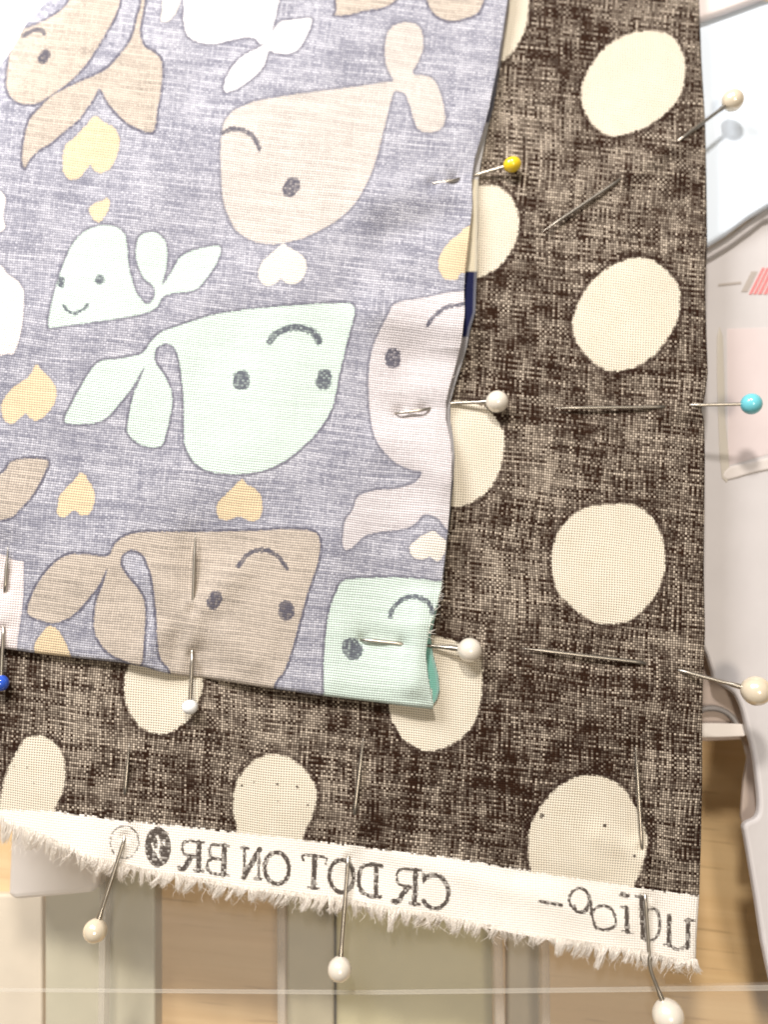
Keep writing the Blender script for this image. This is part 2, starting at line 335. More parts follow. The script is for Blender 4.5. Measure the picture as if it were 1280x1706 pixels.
LET = [('R',302,1399,38,49),('B',345,1405,36,50),('N',404,1411,32,51),('O',440,1417,44,54),('T',506,1423,37,56),('O',548,1430,44,55),('D',598,1437,38,54),('R',660,1445,42,58),('C',704,1454,46,58)]
INKB = []
for g, x0, y0, w_, h_ in LET:
    for pts, heavy in G[g]:
        INKB.append(([(x0+w_*a-0.03*h_*b, y0+h_*b+0.115*w_*a) for a, b in pts], 5.0+4.2*heavy))
INKB += [([(900,1502),(918,1505),(936,1508)],5.5),
 (arc(966,1499,17,19,0,360,24),5),([(983,1508),(975,1520),(962,1519),(958,1508)],4.5),([(975,1484),(984,1500),(988,1530),(994,1546)],5),
 ([(985,1522),(998,1510),(1016,1512),(1026,1528),(1024,1543),(1010,1549),(995,1547)],5),
 ([(1036,1490),(1046,1492)],8),([(1044,1512),(1046,1552)],8),([(1037,1550),(1054,1555)],4),([(1036,1511),(1046,1513)],4),
 ([(1069,1494),(1072,1562)],8),([(1060,1493),(1072,1496)],4),([(1072,1530),(1084,1514),(1097,1520),(1100,1542),(1094,1562),(1080,1568),(1072,1560)],5),
 ([(1116,1526),(1115,1574)],8),([(1116,1574),(1130,1582),(1146,1576)],5),([(1148,1533),(1146,1580)],8),([(1107,1573),(1118,1575)],4),([(1142,1534),(1157,1534)],4)]
# the dark oval mark and the faint ring beside it
OVAL = arc(263,1411,22,34,0,360,28)
INKB += [(arc(207,1403,24,27,0,360,24),2.2)]
HOLES = [(903,1359,4.2),(1009,1376,3.6),(1058,1426,2.6),(1080,1388,3),(462,1306,2.2),(495,1311,2.4),(403,1309,2.2),(463,1334,1.5),(513,1341,1.8),(23,1276,2),(57,1305,1.8),(85,1308,1.8),(45,1279,1.5),(423,1303,1.6)]

# ------------------------------------------------------------------ cloth meshes
BZ, WZ = 1.8, 3.7          # heights (mm) of the upper faces of the two folded cloths
def seg_bump(X, Y, a, b_, amp, sig):
    return amp*np.exp(-seg_d2(X, Y, a, b_)/(2*sig*sig))
def wrinkle(X, Y, seed, scale, n=14):
    r = np.random.default_rng(seed); z = np.zeros_like(X)
    for i in range(n):
        a = r.uniform(0, math.pi); k = 2*math.pi/(scale*r.uniform(0.6, 2.2)); ph = r.uniform(0, 6.3)
        z += np.sin((X*math.cos(a)+Y*math.sin(a))*k+ph+0.7*np.sin((X*math.sin(a)-Y*math.cos(a))*k*0.6+ph*2))/n**0.5
    return z
def grid_mesh(name, XYZ, attrs, uv, mat, parent, flip=False):
    """XYZ (rows, cols, 3) world points -> one mesh with per-vertex attributes"""
    R_, C_, _ = XYZ.shape
    me = bpy.data.meshes.new(name)
    me.vertices.add(R_*C_); me.vertices.foreach_set('co', XYZ.reshape(-1).astype(np.float32))
    idx = np.arange(R_*C_).reshape(R_, C_)
    q = np.stack([idx[:-1,:-1], idx[1:,:-1], idx[1:,1:], idx[:-1,1:]], -1).reshape(-1, 4)
    if flip: q = q[:, ::-1]
    n = len(q)
    me.loops.add(n*4); me.loops.foreach_set('vertex_index', q.reshape(-1).astype(np.int32))
    me.polygons.add(n); me.polygons.foreach_set('loop_start', np.arange(0, n*4, 4, dtype=np.int32))
    try: me.polygons.foreach_set('loop_total', np.full(n, 4, np.int32))
    except Exception: pass
    me.polygons.foreach_set('use_smooth', np.ones(n, bool))
    me.update(calc_edges=True); me.validate()
    a = me.attributes.new('thread', 'FLOAT_VECTOR', 'POINT')
    a.data.foreach_set('vector', np.concatenate([uv.reshape(-1, 2), np.zeros((R_*C_, 1))], 1).reshape(-1).astype(np.float32))
    for k, v in attrs.items():
        if v.ndim == 3:
            a = me.attributes.new(k, 'FLOAT_COLOR', 'POINT')
            a.data.foreach_set('color', np.concatenate([v.reshape(-1, 3), np.ones((R_*C_, 1))], 1).reshape(-1).astype(np.float32))
        else:
            a = me.attributes.new(k, 'FLOAT', 'POINT'); a.data.foreach_set('value', v.reshape(-1).astype(np.float32))
    return link(name, me, mat, parent)

# ---- brown dotted fabric, folded double along its right side
M_BROWN, M_WHALE, M_LINING = brown_cloth(), whale_cloth(), lining_cloth()
brown = empty('dotted_fabric')
tag(brown, 'brown cotton with cream polka dots, wrong side up, white printed selvage with frayed edge', 'fabric')
PINB = [((1135,232),(1028,303)),((1153,675),(1107,678)),((1137,1118),(1072,1104)),((580,1432),(591,1352)),((1076,1497),(1070,1412)),((207,1395),(208,1320))]
PINB_VIS = [((1028,303),(903,387)),((1107,678),(925,680)),((1072,1104),(870,1080)),((591,1352),(606,1228)),((1070,1412),(1060,1245)),((208,1320),(215,1240)),
            ((1240,160),(1140,229)),((1250,673),(1160,675)),((1237,1147),(1140,1119)),((569,1595),(579,1445)),((1086,1620),(1077,1510)),((165,1535),(204,1405))]
def brown_height(X, Y):
    z = BZ + 0.16*wrinkle(X, Y, 5, 260) + 0.06*wrinkle(X, Y, 9, 90)
    for a, b_ in PINB: z += seg_bump(X, Y, a, b_, 0.75, 14)
    for a, b_ in PINB_VIS: z -= seg_bump(X, Y, a, b_, 0.28, 16)
    for sg in PINB:
        for e_ in sg: z -= 0.45*np.exp(-((X-e_[0])**2+(Y-e_[1])**2)/(2*36))
    # small ripples thrown off by the pins and a soft fold beside the selvage
    z += seg_bump(X, Y, (1000,705), (1150,690), 0.30, 12) - seg_bump(X, Y, (1010,655), (1140,640), 0.18, 16)
    z += seg_bump(X, Y, (640,1420), (1040,1540), 0.28, 14) + seg_bump(X, Y, (860,1450), (1000,1470), -0.22, 12)
    z += seg_bump(X, Y, (1000,1395), (1075,1430), 0.35, 14)
    return z
B_LEFT = interp([(-60,260),(100,200),(260,60),(420,-60),(2000,-60)])
def build_brown():
    step = 2.4
    nu, nv = int(1240/step), int(1660/step)
    u = np.linspace(0, 1, nu)[None, :]; v = np.linspace(0, 1, nv)[:, None]
    Y = -60+v*1640+0*u; X = -60+u*1230+0*v
    for _ in range(4):
        X = B_LEFT(Y) + u*(FOLD(Y)-B_LEFT(Y)-8)
        Y = -60 + v*(FRINGE(X)-19-20*(X < 140)*(1-np.clip(X, 0, 140)/140)+60)
    Z = brown_height(X, Y)
    edge = np.clip((FOLD(Y)-8-X)/14, 0, 1)
    Z = Z-0.12*(1-edge)**2
    rest = np.stack([X, Y], -1)
    pts = P(X, Y, Z)
    # rounded fold at the right, running back underneath
    k = 12; ang = np.linspace(0, math.pi, k+1)[1:]
    r = 0.8
    ex = pts[:, -1:, :]; cols = [pts]; rx = [rest]
    for a in ang:
        p = ex.copy(); p[..., 0] += r*1.1*math.sin(a)*MM; p[..., 2] -= r*(1-math.cos(a))*MM
        cols.append(p); q = rest[:, -1:, :].copy(); q[..., 0] += a*r*10; rx.append(q)
    for s in (30, 80):
        p = cols[k].copy(); p[..., 0] -= s*0.1*MM; cols.append(p); q = rx[k].copy(); q[..., 0] += s; rx.append(q)
    pts = np.concatenate(cols, 1); rest = np.concatenate(rx, 1)
    X, Y = rest[..., 0], rest[..., 1]
    dot = np.full(X.shape, 40.0)
    for d in DOTS: dot = np.minimum(dot, sd_poly(X, Y, smooth_closed(d)))
    ink = np.full(X.shape, 40.0)
    for ln, w_ in INKB: ink = np.minimum(ink, sd_stroke(X, Y, smooth_open(ln) if len(ln) > 2 and len(ln) < 12 else np.array(ln, float), w_))
    ov = sd_poly(X, Y, np.array(OVAL, float))
    hole = np.minimum(sd_stroke(X, Y, np.array([(262,1394),(265,1402),(264,1412),(262,1420),(266,1428)], float), 4.5), sd_stroke(X, Y, np.array([(254,1404),(256,1418),(262,1413),(272,1400),(274,1408)], float), 2.5))
    ink = np.minimum(ink, np.maximum(ov, -hole))
    for hx, hy, hr in HOLES: ink = np.minimum(ink, np.hypot(X-hx, Y-hy)-hr)
    selv = Y-SELV(X)
    uv = np.stack([X*0.1+Y*0.004, (Y-0.115*X)*0.1], -1)
    grid_mesh('upper_layer', pts, dict(dot_d=dot, ink_d=ink, selvage_d=selv), uv, M_BROWN, brown)
build_brown()

# frayed fringe along the selvage: short loose thread ends
M_THREAD = simple('white cotton thread', (0.86, 0.80, 0.72), 0.95, spec=0.1)
def tubes(name, lines, rad, mat, parent, kind=None, taper=0.35):
    vs, fs = [], []
    for ln, r0 in lines:
        n = len(ln); base = len(vs)
        for i, p in enumerate(ln):
            d = (ln[min(i+1, n-1)]-ln[max(i-1, 0)]).normalized()
            a = d.cross(Vector((0, 0, 1)));
            if a.length < 1e-6: a = Vector((1, 0, 0))
            a.normalize(); b_ = d.cross(a); rr = r0*(1-(1-taper)*i/(n-1))
            for k in range(4):
                an = k*math.pi/2; vs.append(p+(a*math.cos(an)+b_*math.sin(an))*rr)
        for i in range(n-1):
            for k in range(4):
                fs.append((base+i*4+k, base+i*4+(k+1) % 4, base+i*4+4+(k+1) % 4, base+i*4+4+k))
    me = bpy.data.meshes.new(name); me.from_pydata([tuple(v) for v in vs], [], fs)
    me.polygons.foreach_set('use_smooth', [True]*len(me.polygons))
    o = link(name, me, mat, parent)
    if parent is not None: o.matrix_parent_inverse = Matrix.Translation(-parent.location)
    if kind: o['kind'] = kind
    return o
def build_fringe():
    lines = []
    x = -50.0; clump = 0.0; tx = -80.0; tw = 6.0; tl = -5.0
    while x < 1163:
        x += random.uniform(0.08, 0.32)
        if x > tx+tw:
            tx = x; tw = random.uniform(3, 13); clump = random.gauss(0, 4.5); tl = random.gauss(-5, 6)
        y1 = float(FRINGE(x)) + random.gauss(-7, 3.0) + clump*1.1
        y0 = float(FRINGE(x))-19-20*(x < 140)*(1-max(x, 0)/140)-random.uniform(3, 9)
        lean = (tx+tw*0.5-x)*0.55 + tl + random.gauss(0, 2.2)
        if x > 1135: lean += (x-1135)*0.35
        z0 = 1.75+random.uniform(-.1, .25); z1 = random.uniform(0.4, 1.9)+0.4*math.sin(x*.05)
        pts = []
        for i in range(5):
            s = i/4
            pts.append(V(x+lean*s*s+random.gauss(0, .5)*s, y0+(y1-y0)*s, z0+(z1-z0)*s+0.5*math.sin(math.pi*s)*random.random()))
        lines.append((pts, random.uniform(0.025, 0.055)*MM))
    for _ in range(140):                       # a few long strays
        x = random.uniform(0, 1160); y0 = float(FRINGE(x))-12; L = random.uniform(10, 26); a = random.uniform(0.6, 2.4)
        pts = [V(x+math.cos(a)*L*s+3*math.sin(5*s+x), y0+math.sin(a)*L*s, 1.3-0.5*s+0.8*s*s) for s in (0, .25, .5, .75, 1)]
        lines.append((pts, 0.035*MM))
    tubes('fringe', lines, 0, M_THREAD, brown, 'stuff')
build_fringe()

# ---- whale print fabric, folded double along its lower side
whale = empty('whale_fabric')
tag(whale, 'pale grey cotton printed with mint, tan and beige whales and hearts, folded wrong side out', 'fabric')
W_RIGHT = interp([(-60,850),(0,846),(60,837),(110,829),(180,815),(215,806),(260,792),(300,786),(340,787),(400,781),(450,775),(480,773),(520,774),(570,769),(610,759),(640,750),(670,743),(700,743),(730,750),(760,753),(800,752),(860,748),(920,742),(980,735),(1020,724),(1050,714),(1090,709),(1130,713),(1160,719),(1180,724),(1260,724)])
W_LEFT = interp([(-60,118),(0,78),(20,60),(40,42),(80,20),(108,0),(150,-28),(200,-60),(1300,-60)])
W_FOLD = interp([(-60,1072),(0,1078),(67,1088),(200,1102),(240,1110),(270,1119),(300,1124),(345,1129),(427,1142),(470,1148),(540,1158),(620,1167),(680,1173),(740,1177)])
PINW_VIS = [((757,300),(722,306)),((705,683),(665,688)),((670,1073),(605,1066)),((321,1012),(325,890)),((318,1140),(320,1096)),((8,980),(13,910)),((3,1110),(5,1052))]
PINW_HID = [((320,1090),(321,1018)),((5,1050),(8,982))]
def whale_height(X, Y):
    z = WZ + 0.26*wrinkle(X, Y, 21, 330) + 0.08*wrinkle(X, Y, 23, 110)
    for a, b_ in PINW_VIS: z -= seg_bump(X, Y, a, b_, 0.40, 18)
    for a, b_ in PINW_HID: z += seg_bump(X, Y, a, b_, 0.60, 15)
    d = np.clip(W_RIGHT(Y)-X, 0, 400)
    lift = interp([(-60,.6),(60,.2),(180,.6),(290,.15),(400,1.0),(480,.5),(580,1.6),(680,.15),(760,.6),(860,.9),(980,.4),(1040,1.3),(1120,1.0),(1200,.4)])(Y)
    z += lift*np.exp(-(d/60)**2)*1.15
    for e_ in ((757,300),(722,306),(705,683),(665,688),(670,1073),(605,1066),(320,1093),(321,1015),(5,1050),(8,980)): z -= 0.45*np.exp(-((X-e_[0])**2+(Y-e_[1])**2)/(2*49))
    z += seg_bump(X, Y, (270,1050), (235,1090), 0.4, 14) + seg_bump(X, Y, (375,1060), (420,1100), 0.45, 16) - seg_bump(X, Y, (300,1060), (290,1100), 0.3, 10)
    # drag lines running off the edge pins
    z += seg_bump(X, Y, (630,520), (775,535), 1.1, 26) - seg_bump(X, Y, (685,605), (770,600), 0.9, 24)
    z += seg_bump(X, Y, (650,730), (745,790), 0.8, 24) + seg_bump(X, Y, (620,330), (720,310), 0.7, 26) - seg_bump(X, Y, (650,400), (760,360), 0.55, 24)
    z += seg_bump(X, Y, (300,1010), (250,960), 0.5, 18) + seg_bump(X, Y, (345,1005), (400,950), 0.55, 18) - seg_bump(X, Y, (335,1115), (330,1090), 0.7, 18)
    z += seg_bump(X, Y, (560,1140), (700,1150), 0.55, 26)+ seg_bump(X, Y, (700,1000), (690,1140), 0.55, 14)
    z = WZ + (z-WZ)*1.35
    # the cloth rolls away at its upper left edge
    e = np.clip((60-(X-W_LEFT(Y)))/60, 0, 1)*(Y < 210)
    z -= 4.0*e*e
    return z
def build_whale():
    step = 2.0
    nu, nv = int(840/step), int(1220/step)
    u = np.linspace(0, 1, nu)[None, :]; v = np.linspace(0, 1, nv)[:, None]
    Y = -60+v*1200+0*u; X = -60+u*880+0*v
    for _ in range(4):
        X = W_LEFT(Y)+u*(W_RIGHT(Y)-W_LEFT(Y))
        Y = -60+v*(W_FOLD(X)-6+60)
    Z = whale_height(X, Y)
    rest = np.stack([X, Y], -1); pts = P(X, Y, Z)
    # fold: turn down round the lower side and run back underneath; the loop fattens towards the open right end
    r = (0.72 + 0.35*np.exp(-((X[-1]-720)/70)**2))[None, :]
    k = 12; rows = [pts]; rr = [rest]
    last, lr = pts[-1:, :, :], rest[-1:, :, :]
    for a in np.linspace(0, math.pi, k+1)[1:]:
        p = last.copy(); p[..., 1] -= r*math.sin(a)*MM; p[..., 2] -= r*(1-math.cos(a))*MM
        rows.append(p); q = lr.copy(); q[..., 1] += r*a*10; rr.append(q)
    p = rows[k].copy(); p[..., 1] += 2*MM; p[..., 2] = np.maximum(p[..., 2], 2.05*MM); rows.append(p); q = rr[k].copy(); q[..., 1] += 20; rr.append(q)
    pts = np.concatenate(rows, 0); rest = np.concatenate(rr, 0)
    # cloth thickness at the cut right edge
    c0 = pts[:, -1:, :]; n0 = c0.copy(); n0[..., 2] -= 0.10*MM; n0[..., 0] += 0.10*MM
    n1 = c0.copy(); n1[..., 2] -= 0.30*MM; n1[..., 0] += 0.05*MM
    n2 = pts[:, -6:-5, :].copy(); n2[..., 2] -= 0.30*MM
    pts = np.concatenate([pts, n0, n1, n2], 1)
    e = rest[:, -1:, :]; rest = np.concatenate([rest, e+[1, 0], e+[3, 0], e+[8, 0]], 1)
    X, Y = rest[..., 0], rest[..., 1]
    D = np.full(X.shape, 40.0); C = np.zeros(X.shape+(3,)); C[:] = CREAM; LN = np.zeros(X.shape); TX = np.zeros(X.shape)
    for colr, line, tex, polys in WH:
        d = np.full(X.shape, 40.0)
        for pl in polys: d = np.minimum(d, sd_poly(X, Y, smooth_closed(pl)))
        m = d < D
        D = np.where(m, d, D); C[m] = colr; LN[m] = line; TX[m] = tex
    ink = np.full(X.shape, 40.0)
    for ln, w_ in INKW: ink = np.minimum(ink, sd_stroke(X, Y, smooth_open(ln), w_))
    uv = np.stack([(X+0.12*Y)*0.1, (Y-0.115*X)*0.1], -1)
    grid_mesh('upper_layer', pts, dict(shape_d=D, shape_col=C, shape_line=LN, shape_tex=TX, ink_d=ink), uv, M_WHALE, whale)
build_whale()
# the lower layer, printed side up, peeps out past the cut edge
L_RIGHT = interp([(-60,853),(0,849),(60,840),(110,833),(180,821),(215,812),(245,806),(275,800),(300,797),(380,796),(450,795),(456,794),(520,792),(545,784),(580,777),(610,768),(640,758),(670,750),(700,750),(730,755),(760,757),(800,755),(860,749),(920,743),(980,736),(1030,724),(1060,717),(1090,721),(1125,730),(1150,732),(1165,728),(1176,720)])
def build_lining():
    nu, nv = 60, 420
    u = np.linspace(0, 1, nu)[None, :]; v = np.linspace(0, 1, nv)[:, None]
    Y = -60+v*1232+0*u
    for _ in range(3):
        X = L_RIGHT(Y)-150*(1-u)
        Y = -60+v*(W_FOLD(X)-7*(X < 712)+60)
    Z = 2.35+0.06*wrinkle(X, Y, 40, 80)+0*X
    Z += interp([(-60,0),(500,.1),(600,.9),(660,.5),(720,.1),(1040,.1),(1100,.4),(1160,.25),(1180,0)])(Y)*np.exp(-((L_RIGHT(Y)-X)/30)**2)
    pts = P(X, Y, Z)
    navy = np.array((0.018,0.022,0.075)); C = np.zeros(X.shape+(3,)); C[:] = navy
    C[(Y > 300) & (Y < 452)] = (0.84,0.76,0.58); C[Y > 1000] = (0.24,0.55,0.46); C[(Y > 205) & (Y <= 300)] = (0.62,0.60,0.60); C[Y < 112] = (0.4,0.37,0.40)
    C[(Y > 560) & (Y < 800)] = (0.42,0.40,0.42)
    # rim of cut threads
    c0 = pts[:, -1:, :]; n1 = c0.copy(); n1[..., 2] -= 0.2*MM; n1[..., 0] += 0.12*MM; n2 = c0.copy(); n2[..., 2] -= 0.4*MM
    pts = np.concatenate([pts, n1, n2], 1)
    ce = C[:, -1:, :]*0.35+np.array((0.60,0.62,0.62))*0.65
    C = np.concatenate([C, ce, ce], 1); C[:, -4:-2] = C[:, -4:-2]*0.7+0.15
    X = np.concatenate([X, X[:, -1:]+1, X[:, -1:]+2], 1); Y = np.concatenate([Y, Y[:, -1:], Y[:, -1:]], 1)
    uv = np.stack([(X+0.12*Y)*0.1, (Y-0.115*X)*0.1], -1)
    o = grid_mesh('lower_layer', pts, dict(shape_col=C), uv, M_LINING, whale)
    o['label'] = 'navy, cream and teal printed side showing at the cut edge'
build_lining()
def build_frays():
    lines = []
    for i in range(46):
        y = random.choice([random.uniform(960, 1060)]*3+[random.uniform(0, 1170)]); x = float(W_RIGHT(y))
        L = random.uniform(3, 9) if not (970 < y < 1060) else random.uniform(5, 17); a = random.uniform(-1.2, 0.5)
        z = float(whale_height(np.array(x), np.array(y)))
        lines.append(([V(x-2+math.cos(a)*L*s, y+math.sin(a)*L*s, z-0.15+0.3*s) for s in (0, .4, .7, 1)], random.uniform(0.03, 0.055)*MM))
    tubes('loose_threads', lines, 0, M_THREAD, whale, 'stuff')
build_frays()

# ------------------------------------------------------------------ pins
M_STEEL = simple('nickel plated steel', (0.47, 0.43, 0.37), 0.36, metal=1.0)
M_PEARL = simple('cream pearl bead', (0.80, 0.69, 0.52), 0.2, coat=1.0, metal=0.2, var=0.08)
M_PEARLW = simple('white pearl bead', (0.82, 0.75, 0.64), 0.25, coat=1.0, metal=0.15, var=0.06)
M_TURQ = simple('turquoise bead', (0.16, 0.55, 0.62), 0.22, coat=0.5)
M_YELB = simple('yellow glass bead', (0.78, 0.55, 0.02), 0.12, coat=0.8, sss=0.2)
M_BLUEB = simple('blue glass bead', (0.03, 0.10, 0.55), 0.15, coat=0.6)
M_WHTB = simple('white glass bead', (0.90, 0.90, 0.88), 0.2, coat=0.5)
GRP = 'dressmaker pins in the fabric'
def pin(label, head, hr, mat, path, squash=1.0, collar=True, under=False):
    """head (px, py, z mm); path: list of (px, py, z mm) from the bead to the point"""
    hp = V(*head); root = empty('dressmaker_pin', hp)
    tag(root, label, 'pin', GRP)
    if len(path) == 3 or under:
        k = len(path)-3; a, c_ = path[k], path[k+1]
        path = path[:k+1]+[tuple(a[i]*(1-f)+c_[i]*f-(1.1 if i == 2 else 0) for i in range(3)) for f in (.15, .5, .85)]+path[k+1:]
    edge_pin = len(path) == 4
    path = [(p[0], p[1], p[2]+((0.16 if not edge_pin else 0.03) if not edge_pin or i in (1, 2) else 0)) for i, p in enumerate(path)]
    if edge_pin: path.insert(1, tuple(path[0][i]*.45+path[1][i]*.55-(0.7 if i == 2 else 0) for i in range(3)))
    pts = [V(*p) for p in path]
    bm = bmesh.new(); bmesh.ops.create_uvsphere(bm, u_segments=32, v_segments=20, radius=hr*MM)
    ax = (pts[0]-hp).normalized(); rot = ax.to_track_quat('Z', 'Y').to_matrix().to_4x4()
    for v in bm.verts:
        v.co.z *= squash
        if collar and v.co.z > hr*MM*0.86*squash: v.co.z += 0.03*hr*MM
    bm.transform(Matrix.Translation(hp) @ rot)
    from_bm('head', bm, mat, root)
    # shaft: round wire with a tapered point
    dense = [hp]+pts; seg = []
    for a, b_ in zip(dense[:-1], dense[1:]):
        n = max(2, int((b_-a).length/(0.7*MM)))
        seg += [a.lerp(b_, i/n) for i in range(n)]
    seg.append(dense[-1])
    for _ in range(1): seg = [seg[0]]+[(seg[i-1]+2*seg[i]+seg[i+1])/4 for i in range(1, len(seg)-1)]+[seg[-1]]
    bm = bmesh.new(); rings = []; total = len(seg)
    dist = [0.0]
    for a, b_ in zip(seg[:-1], seg[1:]): dist.append(dist[-1]+(b_-a).length)
    for i, p in enumerate(seg):
        d = (seg[min(i+1, total-1)]-seg[max(i-1, 0)]).normalized(); a = d.cross(Vector((0, 0, 1))).normalized(); b_ = a.cross(d)
        left = (dist[-1]-dist[i])/MM
        r = 0.30*MM*min(1.0, 0.06+left/4.0)
        if collar and dist[i] < hr*MM*1.55: r = 0.42*MM
        rings.append([bm.verts.new(p+(a*math.cos(t_)+b_*math.sin(t_))*r) for t_ in [k*math.pi/6 for k in range(12)]])
    for q, w_ in zip(rings[:-1], rings[1:]):
        for k in range(12): bm.faces.new((q[k], q[(k+1) % 12], w_[(k+1) % 12], w_[k]))
    bm.faces.new(rings[-1]); bm.faces.new(rings[0][::-1])
    bmesh.ops.recalc_face_normals(bm, faces=bm.faces)
    from_bm('shaft', bm, M_STEEL, root)
b, w = BZ, WZ
pin('cream pearl pin stuck slantwise through the folded edge near the top right', (1222,167,1.6), 1.95, M_PEARL, [(1135,232,b+.25),(1028,303,b+.2),(903,387,b+.35)])
pin('pin with a small yellow glass head at the cut edge of the whale fabric', (854,274,3.6), 1.35, M_YELB, [(795,291,w-1.3),(760,300,w+.20),(722,306,w+.15),(706,308,w-2.8)], 1.18, False)
pin('white pearl pin at the cut edge halfway down, beside the pinkish whale', (829,669,4.0), 1.85, M_PEARLW, [(752,672,w-1.4),(706,683,w-.08),(664,688,w-.16),(650,690,w-2.8)])
pin('pin with a round turquoise head through the folded brown edge', (1253,673,3.8), 1.75, M_TURQ, [(1153,675,b+.3),(1107,678,b+.25),(925,680,b+.30)], 1.0, False)
pin('white pearl pin beside the open fold at the lower right corner of the whale fabric', (783,1083,4.2), 1.92, M_PEARLW, [(716,1076,w-1.1),(672,1073,w-.12),(605,1066,w-.30),(592,1064,w-2.8)])
pin('large cream pearl pin at the right border, below the third dot', (1261,1151,4.6), 2.3, M_PEARL, [(1137,1118,b+.35),(1072,1104,b+.25),(870,1080,b+.30)])
pin('pin with a small opaque white head hanging below the tan whale', (316,1178,w+.1), 1.25, M_WHTB, [(320,1095,w-.05),(321,1015,w-.15),(325,888,w-.22)], 0.9, False)
pin('pin with a dark blue head cut off by the left border', (1,1138,w), 1.25, M_BLUEB, [(5,1050,w-.05),(8,980,w-.15),(13,908,w-.22)], 1.0, False)
pin('cream pearl pin hanging below the dark oval mark on the selvage', (158,1551,2.6), 1.75, M_PEARL, [(207,1398,b+.35),(208,1320,b+.15),(215,1238,b+.25)])
pin('white pearl pin hanging below the letters at the middle of the selvage', (566,1615,2.6), 1.8, M_PEARLW, [(580,1434,b+.35),(591,1352,b+.2),(606,1228,b+.3)])
pin('white pearl pin with bent shaft at the bottom right corner of the selvage', (1114,1692,1.4), 2.35, M_PEARLW, [(1084,1615,b-.2),(1076,1495,b+.35),(1070,1412,b+.2),(1060,1243,b+.3)], under=True)

# ------------------------------------------------------------------ what lies underneath
def wood():
    m, t, bs = material('oak laminate')
    co = t.new('ShaderNodeTexCoord').outputs['Object']; x, y, z = t.sep(co)
    yy = y + x*0.10
    grain = t.noise(t.xyz(x*14, yy*420, 0.0), 1.0, 4.0, 0.6, 0.4)
    broad = t.noise(t.xyz(x*9, yy*70, 3.0), 1.0, 3.0, 0.5, 1.2)
    pore = t.noise(t.xyz(x*60, yy*1500, 7.0), 1.0, 2.0)
    c = t.mix(grain, (0.58, 0.36, 0.155), (0.80, 0.58, 0.31))
    c = t.mix(t.step(broad, 0.35, 0.7)*0.45, c, (0.72, 0.53, 0.29))
    c = t.mix(t.step(pore, 0.62, 0.74)*0.45, c, (0.25, 0.13, 0.05))
    t.put(bs.inputs['Base Color'], c); bs.inputs['Roughness'].default_value = 0.42
    t.put(bs.inputs['Normal'], t.bump(grain, 0.15, 0.0002))
    return m
TZ = -27.0
bm = bmesh.new(); bmesh.ops.create_cube(bm, size=1.0)
for v_ in bm.verts: v_.co = Vector((v_.co.x*0.8, v_.co.y*0.8, (v_.co.z-0.5)*0.02+TZ*MM))
tb = from_bm('table', bm, wood(), smooth=False); tag(tb, kind='structure')

def slab(name, poly, z, thick, mat, parent=None, bevel=0.4, smooth=3):
    """plate of real thickness from a measured outline; z = top (mm)"""
    pts = smooth_closed(poly, smooth) if smooth else np.array(poly, float)
    area2 = sum(pts[i-1][0]*pts[i][1]-pts[i][0]*pts[i-1][1] for i in range(len(pts)))
    if area2 > 0: pts = pts[::-1]
    bm = bmesh.new()
    top = [bm.verts.new(V(x, y, z)) for x, y in pts]
    bot = [bm.verts.new(v.co+Vector((0, 0, -thick*MM))) for v in top]
    bm.faces.new(top); bm.faces.new(bot[::-1]); n = len(top)
    for i in range(n): bm.faces.new((top[i-1], bot[i-1], bot[i], top[i]))
    bmesh.ops.recalc_face_normals(bm, faces=bm.faces)
    o = from_bm(name, bm, mat, parent, smooth=False)
    if bevel:
        md = o.modifiers.new('bevel', 'BEVEL'); md.width = bevel*MM; md.segments = 3; md.limit_method = 'ANGLE'; md.angle_limit = math.radians(50)
    return o
def rect(x0, y0, x1, y1): return [(x0, y0), (x1, y0), (x1, y1), (x0, y1)]

M_FROST = simple('frosted clear plastic', (0.61, 0.575, 0.565), 0.45, transp=0.10, bumpscale=220, var=0.06)
M_FROST2 = simple('thin frosted plastic', (0.60, 0.50, 0.44), 0.4, transp=0.35, bumpscale=220)
M_RIB = simple('milky plastic rib', (0.72, 0.655, 0.61), 0.35, transp=0.12)
M_CLEAR = simple('clear plastic', (0.80, 0.78, 0.74), 0.12, transp=0.95)
M_WALL = simple('clear plastic edge', (0.70, 0.64, 0.55), 0.3, transp=0.66)
M_GREYC = simple('grey loop', (0.26, 0.24, 0.23), 0.5, var=0.15)
M_WHITEP = simple('white enamel', (0.76, 0.84, 0.93), 0.30, bumpscale=60)

# frosted tray on the right
tray = empty('frosted_tray', V(1290, 900, TZ)); tag(tray, 'frosted pinkish plastic tray at the right border beside the folded brown edge', 'tray')
TOPZ = -6.5
slab('tray_panel', [(1100,440),(1150,424),(1180,408),(1215,388),(1250,362),(1290,338),(1420,330),(1420,1700),(1320,1720),(1281,1610),(1262,1500),(1245,1400),(1241,1378),(1248,1369),(1262,1362),(1267,1345),(1265,1310),(1258,1258),(1246,1208),(1240,1184),(1231,1163),(1222,1152),(1194,1134),(1190,1122),(1184,1102),(1177,1084),(1160,1060),(1100,1040)], TOPZ, 2.0, M_FROST, tray, 0.6)
slab('rim', [(1130,444),(1180,415),(1215,393),(1250,367),(1290,342),(1400,326),(1400,346),(1292,360),(1252,384),(1217,409),(1182,430),(1130,460)], TOPZ+1.2, 1.6, M_FROST, tray, 0.7)
slab('rib', [(1205,792),(1215,778),(1250,770),(1300,758),(1380,745),(1380,772),(1300,780),(1250,790),(1215,800)], TOPZ+0.35, 0.8, M_RIB, tray, 0.4, 2)
slab('rib', [(1196,560),(1206,560),(1210,700),(1218,790),(1204,796),(1198,700)], TOPZ+0.2, 0.4, simple('straw tinted plastic rib', (0.63,0.575,0.49), 0.4, transp=0.2), tray, 0.3, 2)
